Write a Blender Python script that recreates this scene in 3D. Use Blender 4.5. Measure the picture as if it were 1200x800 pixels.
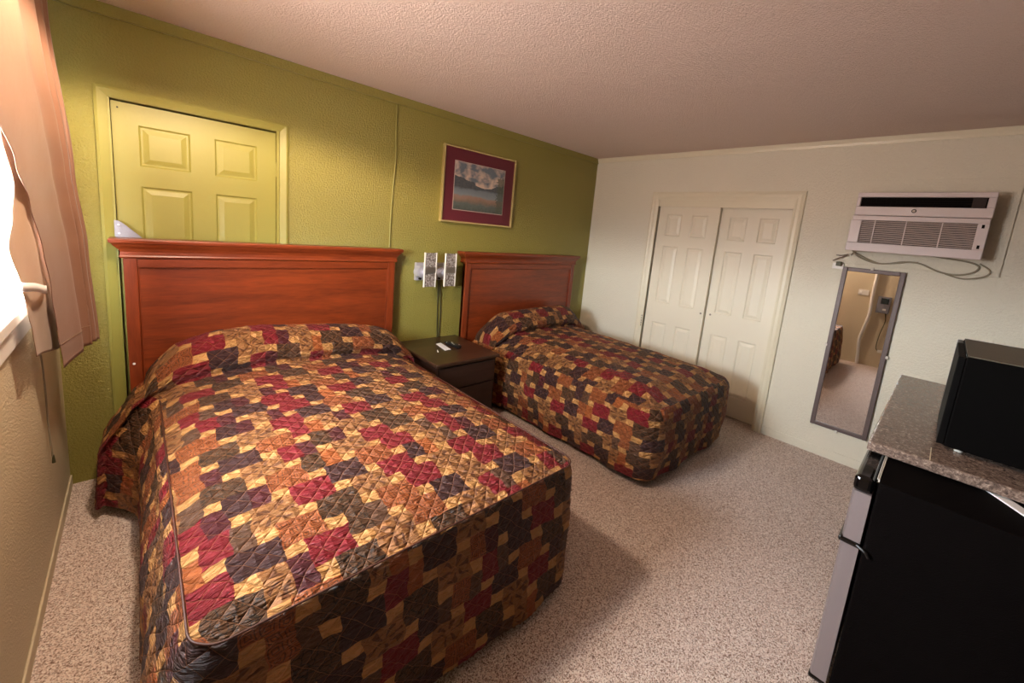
import bpy, bmesh, math, random
from mathutils import Vector, Matrix, noise
random.seed(7)
R = math.radians
PI = math.pi
for o in list(bpy.data.objects):
    bpy.data.objects.remove(o)
S = bpy.context.scene
COL = S.collection

# ------------------------------------------------------------------ camera
cd = bpy.data.cameras.new('camera')
cam = bpy.data.objects.new('camera', cd)
COL.objects.link(cam)
S.camera = cam
cd.sensor_fit = 'HORIZONTAL'
cd.sensor_width = 36.0
cd.lens = 473.8 / 1200 * 36
cd.shift_x = -(608.34 - 600) / 1200
cd.shift_y = (343.96 - 400) / 1200
cd.clip_start = 0.02
yaw, pitch, roll = -0.7617, -0.1539, 0.0922
fw = Vector((-math.sin(yaw) * math.cos(pitch), math.cos(yaw) * math.cos(pitch), math.sin(pitch)))
rt = Vector((math.cos(yaw), math.sin(yaw), 0))
up = rt.cross(fw)
r2 = rt * math.cos(roll) + up * math.sin(roll)
u2 = -rt * math.sin(roll) + up * math.cos(roll)
m = Matrix((r2, u2, -fw)).transposed().to_4x4()
m.translation = Vector((0.3161, -3.0078, 1.5611))
cam.matrix_world = m

# ------------------------------------------------------------------ light, world, exposure
S.view_settings.view_transform = 'Standard'
S.view_settings.look = 'None'
S.view_settings.gamma = 1
S.view_settings.use_curve_mapping = False
S.view_settings.exposure = 0.64
W = bpy.data.worlds.new('daylight')
S.world = W
W.use_nodes = True
wn_ = W.node_tree
tcw = wn_.nodes.new('ShaderNodeTexCoord')
spw = wn_.nodes.new('ShaderNodeSeparateXYZ')
rpw = wn_.nodes.new('ShaderNodeValToRGB')
mrw = wn_.nodes.new('ShaderNodeMapRange')
mrw.inputs[1].default_value, mrw.inputs[2].default_value = -1, 1
wn_.links.new(tcw.outputs['Generated'], spw.inputs[0])
wn_.links.new(spw.outputs[2], mrw.inputs[0])
wn_.links.new(mrw.outputs[0], rpw.inputs[0])
rpw.color_ramp.elements[0].position = .49      # pinkish ground glow below the horizon, raised to light the ceiling
rpw.color_ramp.elements[0].color = (.42, .35, .32, 1)
rpw.color_ramp.elements[1].position = .52      # hazy sky above it
rpw.color_ramp.elements[1].color = (.84, .93, 1.0, 1)
wn_.links.new(rpw.outputs[0], wn_.nodes['Background'].inputs[0])
wn_.nodes['Background'].inputs[1].default_value = 85.0
LAMP = Vector((0.52, -1.22, 2.36))
LAMP_COL = (1.0, 0.76, 0.55)
LAMP_W = 56
sl = bpy.data.lights.new('ceiling_bulb', 'SPOT')
sl.energy = LAMP_W
sl.color = LAMP_COL
sl.spot_size = R(163)
sl.spot_blend = 0.24
sl.shadow_soft_size = 0.07
# made-up 'batwing' spread, stronger sideways to even out near and far walls
sl.use_nodes = True
lt = sl.node_tree
ltc = lt.nodes.new('ShaderNodeTexCoord')
lsp = lt.nodes.new('ShaderNodeSeparateXYZ')
lt.links.new(ltc.outputs['Normal'], lsp.inputs[0])
def lmath(op, a, b_):
    n = lt.nodes.new('ShaderNodeMath')
    n.operation = op
    for i, v in enumerate((a, b_)):
        if isinstance(v, (int, float)):
            n.inputs[i].default_value = v
        else:
            lt.links.new(v, n.inputs[i])
    return n.outputs[0]
absz = lmath('ABSOLUTE', lsp.outputs[2], 0)
wing = lmath('MULTIPLY', lmath('POWER', lmath('SUBTRACT', 1.0, absz), 3.0), 4.0)
lt.links.new(lmath('ADD', wing, 1.0), lt.nodes['Emission'].inputs['Strength'])
slo = bpy.data.objects.new('ceiling_bulb', sl)
slo.location = (LAMP.x, LAMP.y, 2.335)
COL.objects.link(slo)
# daylight entering through the window opening (portal samples the world light)
pl_ = bpy.data.lights.new('window_portal', 'AREA')
pl_.shape = 'RECTANGLE'
pl_.size, pl_.size_y = 0.95, 1.30
pl_.cycles.is_portal = True
plo = bpy.data.objects.new('window_portal', pl_)
plo.location = (-0.14, -1.20, 1.63)
plo.rotation_euler = (0, R(-90), 0)
COL.objects.link(plo)

# ------------------------------------------------------------------ materials
def new_mat(name):
    M = bpy.data.materials.new(name)
    M.use_nodes = True
    nt = M.node_tree
    return M, nt, nt.nodes['Principled BSDF']

def nd(nt, typ, **kw):
    n = nt.nodes.new(typ)
    for k, v in kw.items():
        setattr(n, k, v)
    return n

def math_n(nt, op, a, b=None, c=None):
    n = nt.nodes.new('ShaderNodeMath')
    n.operation = op
    for i, v in enumerate((a, b, c)):
        if v is None:
            continue
        if isinstance(v, (int, float)):
            n.inputs[i].default_value = v
        else:
            nt.links.new(v, n.inputs[i])
    return n.outputs[0]

def mix_n(nt, fac, a, b, blend='MIX'):
    n = nt.nodes.new('ShaderNodeMix')
    n.data_type = 'RGBA'
    n.blend_type = blend
    for sock, v in ((n.inputs[0], fac), (n.inputs[6], a), (n.inputs[7], b)):
        if isinstance(v, (int, float)):
            sock.default_value = v
        elif isinstance(v, tuple):
            sock.default_value = (*v[:3], 1)
        else:
            nt.links.new(v, sock)
    return n.outputs[2]

def srgb(r, g, b):
    f = lambda c: (c / 255 / 12.92) if c / 255 <= .04045 else ((c / 255 + .055) / 1.055) ** 2.4
    return (f(r), f(g), f(b), 1)

def plain(name, col, rough=.5, metal=0, spec=.5, bump=0, bscale=200, var=0, coat=0):
    M, nt, b = new_mat(name)
    b.inputs['Base Color'].default_value = col
    b.inputs['Roughness'].default_value = rough
    b.inputs['Metallic'].default_value = metal
    b.inputs['Specular IOR Level'].default_value = spec
    b.inputs['Coat Weight'].default_value = coat
    tc = nd(nt, 'ShaderNodeTexCoord')
    if bump or var:
        n = nd(nt, 'ShaderNodeTexNoise')
        n.inputs['Scale'].default_value = bscale
        n.inputs['Detail'].default_value = 4
        nt.links.new(tc.outputs['Object'], n.inputs['Vector'])
        if bump:
            bp = nd(nt, 'ShaderNodeBump')
            bp.inputs['Strength'].default_value = bump
            bp.inputs['Distance'].default_value = .004
            nt.links.new(n.outputs[0], bp.inputs['Height'])
            nt.links.new(bp.outputs[0], b.inputs['Normal'])
        if var:
            d = tuple(c * (1 - var) for c in col[:3])
            l = tuple(min(1, c * (1 + var)) for c in col[:3])
            nt.links.new(mix_n(nt, n.outputs[0], d, l), b.inputs['Base Color'])
    return M

def wall_mat(name, col, rough=.45, scale=60, strength=.5, spec=.5, dist=.004, stain=.05):
    M, nt, b = new_mat(name)
    b.inputs['Roughness'].default_value = rough
    b.inputs['Specular IOR Level'].default_value = spec
    tc = nd(nt, 'ShaderNodeTexCoord')
    n1 = nd(nt, 'ShaderNodeTexNoise')
    n1.inputs['Scale'].default_value = scale
    n1.inputs['Detail'].default_value = 5
    n1.inputs['Roughness'].default_value = .6
    n2 = nd(nt, 'ShaderNodeTexNoise')
    n2.inputs['Scale'].default_value = 1.7
    n2.inputs['Detail'].default_value = 3
    n3 = nd(nt, 'ShaderNodeTexNoise')
    n3.inputs['Scale'].default_value = 9
    n3.inputs['Detail'].default_value = 2
    for n in (n1, n2, n3):
        nt.links.new(tc.outputs['Object'], n.inputs['Vector'])
    rp = nd(nt, 'ShaderNodeValToRGB')
    rp.color_ramp.elements[0].position = .38
    rp.color_ramp.elements[1].position = .62
    nt.links.new(n1.outputs[0], rp.inputs[0])
    h = math_n(nt, 'ADD', rp.outputs[0], math_n(nt, 'MULTIPLY', n3.outputs[0], 1.5))
    bp = nd(nt, 'ShaderNodeBump')
    bp.inputs['Strength'].default_value = strength
    bp.inputs['Distance'].default_value = dist
    nt.links.new(h, bp.inputs['Height'])
    nt.links.new(bp.outputs[0], b.inputs['Normal'])
    d = tuple(c * (1 - stain) for c in col[:3])
    l = tuple(min(1, c * (1 + stain)) for c in col[:3])
    nt.links.new(mix_n(nt, n2.outputs[0], d, l), b.inputs['Base Color'])
    return M

GREEN = srgb(146, 138, 66)
M_green = wall_mat('green_wall_paint', GREEN, .29, 90, .7, .5, .004)
M_green_trim = plain('green_trim_paint', srgb(146, 140, 66), .48, bump=.15, bscale=40)
M_cream = wall_mat('cream_wall_paint', srgb(226, 222, 204), .5, 70, .55)
M_cream_trim = plain('cream_trim_paint', srgb(224, 218, 194), .38, bump=.12, bscale=35)
M_closet = plain('closet_door_paint', srgb(228, 222, 202), .42, bump=.1, bscale=60)
M_tan = wall_mat('tan_wall_paint', srgb(212, 198, 168), .6, 120, .5)
M_front = wall_mat('unseen_wall_dark', srgb(74, 60, 46), .7, 120, .3)  # unseen wall, kept dark so little light bounces onto the bed foot
M_ceil = wall_mat('popcorn_ceiling', srgb(240, 220, 210), .9, 120, .7, .2, .006, .02)
M_white = plain('white_paint', srgb(235, 233, 228), .4)
M_dark = plain('closet_dark', srgb(40, 36, 30), .8)

# carpet
M_carpet, nt, b = new_mat('speckled_carpet')
tc = nd(nt, 'ShaderNodeTexCoord')
vo = nd(nt, 'ShaderNodeTexVoronoi')
vo.inputs['Scale'].default_value = 300
nz = nd(nt, 'ShaderNodeTexNoise')
nz.inputs['Scale'].default_value = 90
nz.inputs['Detail'].default_value = 3
nzb = nd(nt, 'ShaderNodeTexNoise')
nzb.inputs['Scale'].default_value = 2.2
mp = nd(nt, 'ShaderNodeMapping')
mp.inputs['Scale'].default_value = (1, 1, .3)
nt.links.new(tc.outputs['Object'], mp.inputs[0])
mp2 = mix_n(nt, .012, mp.outputs[0], nz.outputs[1])
for n in (nz, nzb):
    nt.links.new(mp.outputs[0], n.inputs['Vector'])
nt.links.new(mp2, vo.inputs['Vector'])
rp = nd(nt, 'ShaderNodeValToRGB')
cr = rp.color_ramp
cr.elements[0].position = 0
cr.elements[0].color = srgb(112, 86, 74)
cr.elements[1].position = 1
cr.elements[1].color = srgb(255, 247, 240)
for p_, c_ in ((.22, srgb(182, 154, 140)), (.45, srgb(228, 206, 194)), (.7, srgb(248, 232, 222))):
    e = cr.elements.new(p_)
    e.color = c_
sep = nd(nt, 'ShaderNodeSeparateColor')
nt.links.new(vo.outputs['Color'], sep.inputs[0])
nt.links.new(sep.outputs[0], rp.inputs[0])
nt.links.new(mix_n(nt, math_n(nt, 'MULTIPLY', nzb.outputs[0], .12), rp.outputs[0], srgb(150, 128, 115)), b.inputs['Base Color'])
b.inputs['Roughness'].default_value = .95
b.inputs['Specular IOR Level'].default_value = .1
bp = nd(nt, 'ShaderNodeBump')
bp.inputs['Strength'].default_value = .9
bp.inputs['Distance'].default_value = .006
nt.links.new(math_n(nt, 'ADD', nz.outputs[0], sep.outputs[1]), bp.inputs['Height'])
nt.links.new(bp.outputs[0], b.inputs['Normal'])

def wood_mat(name, dark, light, rough=.28, scale=1.0, coat=.3, axis=0):
    M, nt, b = new_mat(name)
    tc = nd(nt, 'ShaderNodeTexCoord')
    mp = nd(nt, 'ShaderNodeMapping')
    sc = [9 * scale, 9 * scale, 9 * scale]
    sc[axis] = .9 * scale
    mp.inputs['Scale'].default_value = sc
    nt.links.new(tc.outputs['Object'], mp.inputs[0])
    n = nd(nt, 'ShaderNodeTexNoise')
    n.inputs['Scale'].default_value = 2.2
    n.inputs['Detail'].default_value = 8
    n.inputs['Roughness'].default_value = .62
    n.inputs['Distortion'].default_value = .6
    nt.links.new(mp.outputs[0], n.inputs['Vector'])
    n2 = nd(nt, 'ShaderNodeTexNoise')
    n2.inputs['Scale'].default_value = 16
    n2.inputs['Detail'].default_value = 4
    nt.links.new(mp.outputs[0], n2.inputs['Vector'])
    f = math_n(nt, 'ADD', math_n(nt, 'MULTIPLY', n.outputs[0], .7), math_n(nt, 'MULTIPLY', n2.outputs[0], .3))
    rp = nd(nt, 'ShaderNodeValToRGB')
    rp.color_ramp.elements[0].position = .35
    rp.color_ramp.elements[0].color = dark
    rp.color_ramp.elements[1].position = .65
    rp.color_ramp.elements[1].color = light
    nt.links.new(f, rp.inputs[0])
    nt.links.new(rp.outputs[0], b.inputs['Base Color'])
    b.inputs['Roughness'].default_value = rough
    b.inputs['Coat Weight'].default_value = coat
    b.inputs['Coat Roughness'].default_value = .25
    return M

M_cherry = wood_mat('cherry_wood', srgb(100, 38, 14), srgb(140, 60, 24), .36, coat=.15)
M_cherry_v = wood_mat('cherry_wood_upright', srgb(104, 40, 16), srgb(138, 58, 24), .34, coat=.15, axis=2)
M_espresso = wood_mat('dark_stained_wood', srgb(40, 24, 16), srgb(66, 42, 28), .3, coat=.3)
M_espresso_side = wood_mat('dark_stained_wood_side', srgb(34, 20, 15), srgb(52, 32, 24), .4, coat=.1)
M_metal = plain('galvanised_metal', srgb(142, 140, 148), .4, .6, bump=.1, bscale=150, var=.08)
M_chrome = plain('chrome', srgb(214, 212, 222), .3, .55)
M_brush = plain('brushed_metal_band', srgb(150, 140, 130), .35, .8)
M_black = plain('black_plastic', srgb(18, 16, 16), .35)
M_blackgloss = plain('black_gloss', srgb(8, 8, 9), .08)
M_fridge = plain('black_textured_steel', srgb(8, 5, 5), .8, 0, .06, bump=.35, bscale=400)
M_silver = plain('silver_door_skin', srgb(150, 140, 142), .38, .35)
M_gold = plain('gold_frame', srgb(232, 214, 150), .25, .7)
M_mat = plain('burgundy_mat_board', srgb(96, 30, 44), .6)
M_ac = plain('ac_plastic', srgb(216, 206, 206), .42)
M_acdark = plain('ac_dark_grille', srgb(14, 10, 8), .7, 0, .1)
M_acfilter = plain('ac_filter_mesh', srgb(56, 48, 46), .7, 0, .2)
M_acslat = plain('ac_slat', srgb(196, 180, 174), .5)
M_mframe = plain('pewter_mirror_frame', srgb(100, 86, 84), .45, .15)
M_mirror = plain('mirror_silver', (.88, .88, .88, 1), .01, 1)
M_clear = plain('clear_plastic', srgb(225, 220, 210), .15)
M_cable = plain('grey_cable', srgb(150, 142, 120), .5)
M_gcable = plain('green_painted_cable', srgb(143, 139, 72), .4)
M_dcable = plain('dark_cable', srgb(66, 66, 40), .5)
M_paper = plain('white_card', srgb(238, 236, 236), .5)
M_blind = plain('blind_slat', srgb(225, 230, 232), .4)
M_lampwhite = plain('lamp_frosted', srgb(250, 240, 225), .5)

M_emit, nt, b = new_mat('lit_diffuser')
b.inputs['Emission Color'].default_value = (*LAMP_COL, 1)
b.inputs['Emission Strength'].default_value = 22

# window glass: mostly see-through
M_glass, nt, b = new_mat('window_glass')
out = nt.nodes['Material Output']
tr = nd(nt, 'ShaderNodeBsdfTransparent')
gl = nd(nt, 'ShaderNodeBsdfGlossy')
gl.inputs['Roughness'].default_value = .02
mx = nd(nt, 'ShaderNodeMixShader')
mx.inputs[0].default_value = .07
nt.links.new(tr.outputs[0], mx.inputs[1])
nt.links.new(gl.outputs[0], mx.inputs[2])
nt.links.new(mx.outputs[0], out.inputs[0])

# bubbled glass of the sconce shades
M_bubble, nt, b = new_mat('seeded_silver_glass')
tc = nd(nt, 'ShaderNodeTexCoord')
vo = nd(nt, 'ShaderNodeTexVoronoi')
vo.inputs['Scale'].default_value = 75
nt.links.new(tc.outputs['Object'], vo.inputs['Vector'])
rp = nd(nt, 'ShaderNodeValToRGB')
rp.color_ramp.elements[0].color = srgb(214, 206, 200)
rp.color_ramp.elements[1].color = srgb(120, 108, 100)
rp.color_ramp.elements[1].position = .75
nt.links.new(vo.outputs['Distance'], rp.inputs[0])
nt.links.new(rp.outputs[0], b.inputs['Base Color'])
b.inputs['Roughness'].default_value = .22
b.inputs['Metallic'].default_value = .25
bp = nd(nt, 'ShaderNodeBump')
bp.inputs['Strength'].default_value = .8
bp.inputs['Distance'].default_value = .003
nt.links.new(vo.outputs['Distance'], bp.inputs['Height'])
nt.links.new(bp.outputs[0], b.inputs['Normal'])

# granite look laminate
M_granite, nt, b = new_mat('granite_laminate')
tc = nd(nt, 'ShaderNodeTexCoord')
n = nd(nt, 'ShaderNodeTexNoise')
n.inputs['Scale'].default_value = 75
n.inputs['Detail'].default_value = 6
n.inputs['Roughness'].default_value = .7
n.inputs['Distortion'].default_value = 1.2
nt.links.new(tc.outputs['Object'], n.inputs['Vector'])
rp = nd(nt, 'ShaderNodeValToRGB')
cr = rp.color_ramp
cr.elements[0].position = .3
cr.elements[0].color = srgb(52, 42, 38)
cr.elements[1].position = .72
cr.elements[1].color = srgb(205, 188, 172)
for p_, c_ in ((.44, srgb(104, 88, 80)), (.56, srgb(140, 120, 108))):
    e = cr.elements.new(p_)
    e.color = c_
nt.links.new(n.outputs[0], rp.inputs[0])
nt.links.new(rp.outputs[0], b.inputs['Base Color'])
b.inputs['Roughness'].default_value = .25

# curtain cloth
def cloth(name, c, transl=0.0):
    M, nt, b = new_mat(name)
    tc = nd(nt, 'ShaderNodeTexCoord')
    w = nd(nt, 'ShaderNodeTexNoise')
    w.inputs['Scale'].default_value = 500
    nt.links.new(tc.outputs['Object'], w.inputs['Vector'])
    n = nd(nt, 'ShaderNodeTexNoise')
    n.inputs['Scale'].default_value = 8
    n.inputs['Detail'].default_value = 4
    nt.links.new(tc.outputs['Object'], n.inputs['Vector'])
    d = tuple(x * .93 for x in c[:3])
    l = tuple(min(1, x * 1.05) for x in c[:3])
    nt.links.new(mix_n(nt, n.outputs[0], d, l), b.inputs['Base Color'])
    b.inputs['Roughness'].default_value = .55
    b.inputs['Sheen Weight'].default_value = .2
    bp = nd(nt, 'ShaderNodeBump')
    bp.inputs['Strength'].default_value = .25
    bp.inputs['Distance'].default_value = .002
    nt.links.new(math_n(nt, 'ADD', w.outputs[0], math_n(nt, 'MULTIPLY', n.outputs[0], 6)), bp.inputs['Height'])
    nt.links.new(bp.outputs[0], b.inputs['Normal'])
    if transl:
        out = nt.nodes['Material Output']
        t = nd(nt, 'ShaderNodeBsdfTranslucent')
        t.inputs[0].default_value = c
        m_ = nd(nt, 'ShaderNodeMixShader')
        m_.inputs[0].default_value = transl
        nt.links.new(b.outputs[0], m_.inputs[1])
        nt.links.new(t.outputs[0], m_.inputs[2])
        nt.links.new(m_.outputs[0], out.inputs[0])
    return M
M_curtain = cloth('tan_satin_curtain', srgb(140, 100, 78), .06)
M_sheer = cloth('tan_curtain_fold', srgb(160, 130, 104), .15)

# ---------------- patchwork quilt: hopscotch tiling of large and small squares, diamond quilting
def quilt_mat(name, seed, rot=0.0, warm=0.0):
    M, nt, b = new_mat(name)
    L = nt.links
    uv = nd(nt, 'ShaderNodeUVMap')
    uv.uv_map = 'cloth'
    mp = nd(nt, 'ShaderNodeMapping')
    mp.inputs['Rotation'].default_value = (0, 0, rot)
    mp.inputs['Scale'].default_value = (1 / .125, 1 / .105, 1)
    mp.inputs['Location'].default_value = (seed * 3.3, seed * 1.7, 0)
    L.new(uv.outputs[0], mp.inputs[0])
    wn = nd(nt, 'ShaderNodeTexNoise')
    wn.inputs['Scale'].default_value = 1.3
    L.new(mp.outputs[0], wn.inputs['Vector'])
    va = nd(nt, 'ShaderNodeVectorMath', operation='MULTIPLY_ADD')
    L.new(wn.outputs[1], va.inputs[0])
    va.inputs[1].default_value = (.35, .35, 0)
    L.new(mp.outputs[0], va.inputs[2])
    sp = nd(nt, 'ShaderNodeSeparateXYZ')
    L.new(va.outputs[0], sp.inputs[0])
    X, Y = sp.outputs[0], sp.outputs[1]
    bb = .42
    nn = 1 + bb * bb
    s = math_n(nt, 'DIVIDE', math_n(nt, 'ADD', X, math_n(nt, 'MULTIPLY', Y, bb)), nn)
    t = math_n(nt, 'DIVIDE', math_n(nt, 'SUBTRACT', Y, math_n(nt, 'MULTIPLY', X, bb)), nn)
    fs = math_n(nt, 'FLOOR', s)
    ft = math_n(nt, 'FLOOR', t)
    accI = accJ = accIn = accLx = accLy = None
    for di in (0, -1):
        for dj in (0, 1):
            i = math_n(nt, 'ADD', fs, di)
            j = math_n(nt, 'ADD', ft, dj)
            lx = math_n(nt, 'SUBTRACT', X, math_n(nt, 'SUBTRACT', i, math_n(nt, 'MULTIPLY', j, bb)))
            ly = math_n(nt, 'SUBTRACT', Y, math_n(nt, 'ADD', math_n(nt, 'MULTIPLY', i, bb), j))
            mn = math_n(nt, 'MINIMUM', math_n(nt, 'MINIMUM', lx, ly),
                        math_n(nt, 'MINIMUM', math_n(nt, 'SUBTRACT', 1, lx), math_n(nt, 'SUBTRACT', 1, ly)))
            ins = math_n(nt, 'GREATER_THAN', mn, 0)
            def acc(a, v):
                q = math_n(nt, 'MULTIPLY', v, ins)
                return q if a is None else math_n(nt, 'ADD', a, q)
            accI = acc(accI, i)
            accJ = acc(accJ, j)
            accLx = acc(accLx, lx)
            accLy = acc(accLy, ly)
            accIn = ins if accIn is None else math_n(nt, 'ADD', accIn, ins)
    big = math_n(nt, 'MINIMUM', accIn, 1)
    # class of a tile repeats along the lattice, with some disorder
    cb = nd(nt, 'ShaderNodeCombineXYZ')
    L.new(accI, cb.inputs[0])
    L.new(accJ, cb.inputs[1])
    cb.inputs[2].default_value = seed
    wh = nd(nt, 'ShaderNodeTexWhiteNoise', noise_dimensions='3D')
    L.new(cb.outputs[0], wh.inputs['Vector'])
    cyc = math_n(nt, 'DIVIDE', math_n(nt, 'FLOORED_MODULO',
                 math_n(nt, 'ADD', accI, math_n(nt, 'MULTIPLY', accJ, 2)), 5), 5)
    jit = math_n(nt, 'GREATER_THAN', wh.outputs[0], .72)
    cls = math_n(nt, 'FRACT', math_n(nt, 'ADD', math_n(nt, 'ADD', cyc, .1), math_n(nt, 'MULTIPLY', jit, .4)))
    rp = nd(nt, 'ShaderNodeValToRGB')
    rp.color_ramp.interpolation = 'CONSTANT'
    cr = rp.color_ramp
    crimson, plum = srgb(122, 24, 32), srgb(64, 37, 35)
    brown, tan, orange = srgb(86, 56, 34), srgb(150, 100, 58), srgb(154, 82, 42)
    cr.elements[0].position = 0
    cr.elements[0].color = crimson
    cr.elements[1].position = .2
    cr.elements[1].color = plum
    for p_, c_ in ((.4, orange), (.6, brown), (.8, tan)):
        e = cr.elements.new(p_)
        e.color = c_
    L.new(cls, rp.inputs[0])
    def band(lo, hi):
        return math_n(nt, 'MULTIPLY', math_n(nt, 'GREATER_THAN', cls, lo), math_n(nt, 'LESS_THAN', cls, hi))
    # printed motifs
    ve = nd(nt, 'ShaderNodeTexVoronoi', feature='DISTANCE_TO_EDGE')
    ve.inputs['Scale'].default_value = 5.5
    L.new(va.outputs[0], ve.inputs['Vector'])
    crack = math_n(nt, 'LESS_THAN', ve.outputs['Distance'], .05)
    col = mix_n(nt, math_n(nt, 'MULTIPLY', math_n(nt, 'MULTIPLY', crack, band(.6, .8)), .85), rp.outputs[0], srgb(34, 24, 18))
    # leaf print on the tan patches: radial petals
    ax = math_n(nt, 'SUBTRACT', accLx, .5)
    ay = math_n(nt, 'SUBTRACT', accLy, .5)
    ang = math_n(nt, 'ARCTAN2', ay, ax)
    rad = math_n(nt, 'SQRT', math_n(nt, 'ADD', math_n(nt, 'MULTIPLY', ax, ax), math_n(nt, 'MULTIPLY', ay, ay)))
    pet = math_n(nt, 'GREATER_THAN', math_n(nt, 'SINE', math_n(nt, 'ADD', math_n(nt, 'MULTIPLY', ang, 6), math_n(nt, 'MULTIPLY', wn.outputs[0], 14))), .45)
    pet = math_n(nt, 'MULTIPLY', pet, math_n(nt, 'MULTIPLY', math_n(nt, 'GREATER_THAN', rad, .12), math_n(nt, 'LESS_THAN', rad, .46)))
    col = mix_n(nt, math_n(nt, 'MULTIPLY', math_n(nt, 'MULTIPLY', pet, band(.8, 1.01)), .85), col, srgb(92, 52, 30))
    # little nested squares on the orange patches
    fx = math_n(nt, 'ABSOLUTE', math_n(nt, 'SUBTRACT', math_n(nt, 'FRACT', math_n(nt, 'MULTIPLY', accLx, 3.01)), .5))
    fy = math_n(nt, 'ABSOLUTE', math_n(nt, 'SUBTRACT', math_n(nt, 'FRACT', math_n(nt, 'MULTIPLY', accLy, 3.01)), .5))
    mxx = math_n(nt, 'MAXIMUM', fx, fy)
    ring = math_n(nt, 'MULTIPLY', math_n(nt, 'GREATER_THAN', math_n(nt, 'FRACT', math_n(nt, 'MULTIPLY', mxx, 5)), .62), math_n(nt, 'LESS_THAN', mxx, .42))
    col = mix_n(nt, math_n(nt, 'MULTIPLY', math_n(nt, 'MULTIPLY', ring, band(.4, .6)), .8), col, srgb(84, 46, 26))
    # half of some patches in another brown
    half = math_n(nt, 'MULTIPLY', math_n(nt, 'GREATER_THAN', accLx, .55), math_n(nt, 'GREATER_THAN', wh.outputs[0], .45))
    sepw = nd(nt, 'ShaderNodeSeparateColor')
    L.new(wh.outputs[1], sepw.inputs[0])
    half = math_n(nt, 'MULTIPLY', half, math_n(nt, 'LESS_THAN', sepw.outputs[1], .5))
    rp2 = nd(nt, 'ShaderNodeValToRGB')
    rp2.color_ramp.interpolation = 'CONSTANT'
    rp2.color_ramp.elements[0].color = srgb(92, 62, 44)
    rp2.color_ramp.elements[1].color = srgb(78, 28, 32)
    rp2.color_ramp.elements[1].position = .35
    e = rp2.color_ramp.elements.new(.7)
    e.color = srgb(158, 84, 40)
    L.new(sepw.outputs[2], rp2.inputs[0])
    col = mix_n(nt, half, col, rp2.outputs[0])
    # small squares
    col = mix_n(nt, big, srgb(194, 140, 82), col)
    # diamond quilting in cloth metres
    sq = nd(nt, 'ShaderNodeSeparateXYZ')
    dn = nd(nt, 'ShaderNodeTexNoise')
    dn.inputs['Scale'].default_value = 11
    dn.inputs['Detail'].default_value = 1
    L.new(uv.outputs[0], dn.inputs['Vector'])
    dv = nd(nt, 'ShaderNodeVectorMath', operation='MULTIPLY_ADD')
    L.new(dn.outputs[1], dv.inputs[0])
    dv.inputs[1].default_value = (.022, .022, 0)
    L.new(uv.outputs[0], dv.inputs[2])
    L.new(dv.outputs[0], sq.inputs[0])
    k = 1 / .062
    d1 = math_n(nt, 'MULTIPLY', math_n(nt, 'ADD', sq.outputs[0], sq.outputs[1]), k)
    d2 = math_n(nt, 'MULTIPLY', math_n(nt, 'SUBTRACT', sq.outputs[0], sq.outputs[1]), k)
    def edge(d):
        return math_n(nt, 'SUBTRACT', .5, math_n(nt, 'ABSOLUTE', math_n(nt, 'SUBTRACT', math_n(nt, 'FRACT', d), .5)))
    dist = math_n(nt, 'MINIMUM', edge(d1), edge(d2))
    thread = math_n(nt, 'LESS_THAN', dist, .018)
    col = mix_n(nt, math_n(nt, 'MULTIPLY', thread, .38), col, srgb(206, 140, 96))
    L.new(col, b.inputs['Base Color'])
    # puffs and puckers
    pf = math_n(nt, 'POWER', math_n(nt, 'MULTIPLY', dist, 2), .45)
    wr = nd(nt, 'ShaderNodeTexNoise')
    wr.inputs['Scale'].default_value = 42
    wr.inputs['Detail'].default_value = 4
    wr.inputs['Distortion'].default_value = 1.6
    mp3 = nd(nt, 'ShaderNodeMapping')
    mp3.inputs['Rotation'].default_value = (0, 0, .5)
    mp3.inputs['Scale'].default_value = (.35, 1.5, 1)
    L.new(uv.outputs[0], mp3.inputs[0])
    L.new(mp3.outputs[0], wr.inputs['Vector'])
    hh = math_n(nt, 'ADD', pf, math_n(nt, 'MULTIPLY', wr.outputs[0], 2.0))
    bp = nd(nt, 'ShaderNodeBump')
    bp.inputs['Strength'].default_value = .95
    bp.inputs['Distance'].default_value = .020
    L.new(hh, bp.inputs['Height'])
    L.new(bp.outputs[0], b.inputs['Normal'])
    b.inputs['Roughness'].default_value = .5
    b.inputs['Specular IOR Level'].default_value = .35
    return M
M_quilt = quilt_mat('patchwork_quilt', 1.0)
M_quilt2 = quilt_mat('patchwork_quilt_far', 2.0)
M_seam_shade = plain('seam_crease_shade', srgb(70, 34, 22), .5, bump=.2, bscale=300)  # dark colour stands in for the shade in the seam crease

# landscape print
M_print, nt, b = new_mat('landscape_print')
L = nt.links
tc = nd(nt, 'ShaderNodeTexCoord')
sp = nd(nt, 'ShaderNodeSeparateXYZ')
L.new(tc.outputs['Generated'], sp.inputs[0])
mp = nd(nt, 'ShaderNodeMapping')
mp.inputs['Scale'].default_value = (1, 1, 1)
L.new(tc.outputs['Generated'], mp.inputs[0])
nA = nd(nt, 'ShaderNodeTexNoise')
nA.inputs['Scale'].default_value = 5
nA.inputs['Detail'].default_value = 7
L.new(mp.outputs[0], nA.inputs['Vector'])
nB = nd(nt, 'ShaderNodeTexNoise')
nB.inputs['Scale'].default_value = 24
nB.inputs['Detail'].default_value = 5
L.new(mp.outputs[0], nB.inputs['Vector'])
z = math_n(nt, 'ADD', sp.outputs[2], math_n(nt, 'MULTIPLY', math_n(nt, 'SUBTRACT', nA.outputs[0], .5), .16))
rpc = nd(nt, 'ShaderNodeValToRGB')
rpc.color_ramp.elements[0].position = .42
rpc.color_ramp.elements[0].color = srgb(96, 112, 128)
rpc.color_ramp.elements[1].position = .60
rpc.color_ramp.elements[1].color = srgb(224, 200, 182)
L.new(nA.outputs[0], rpc.inputs[0])
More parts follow.
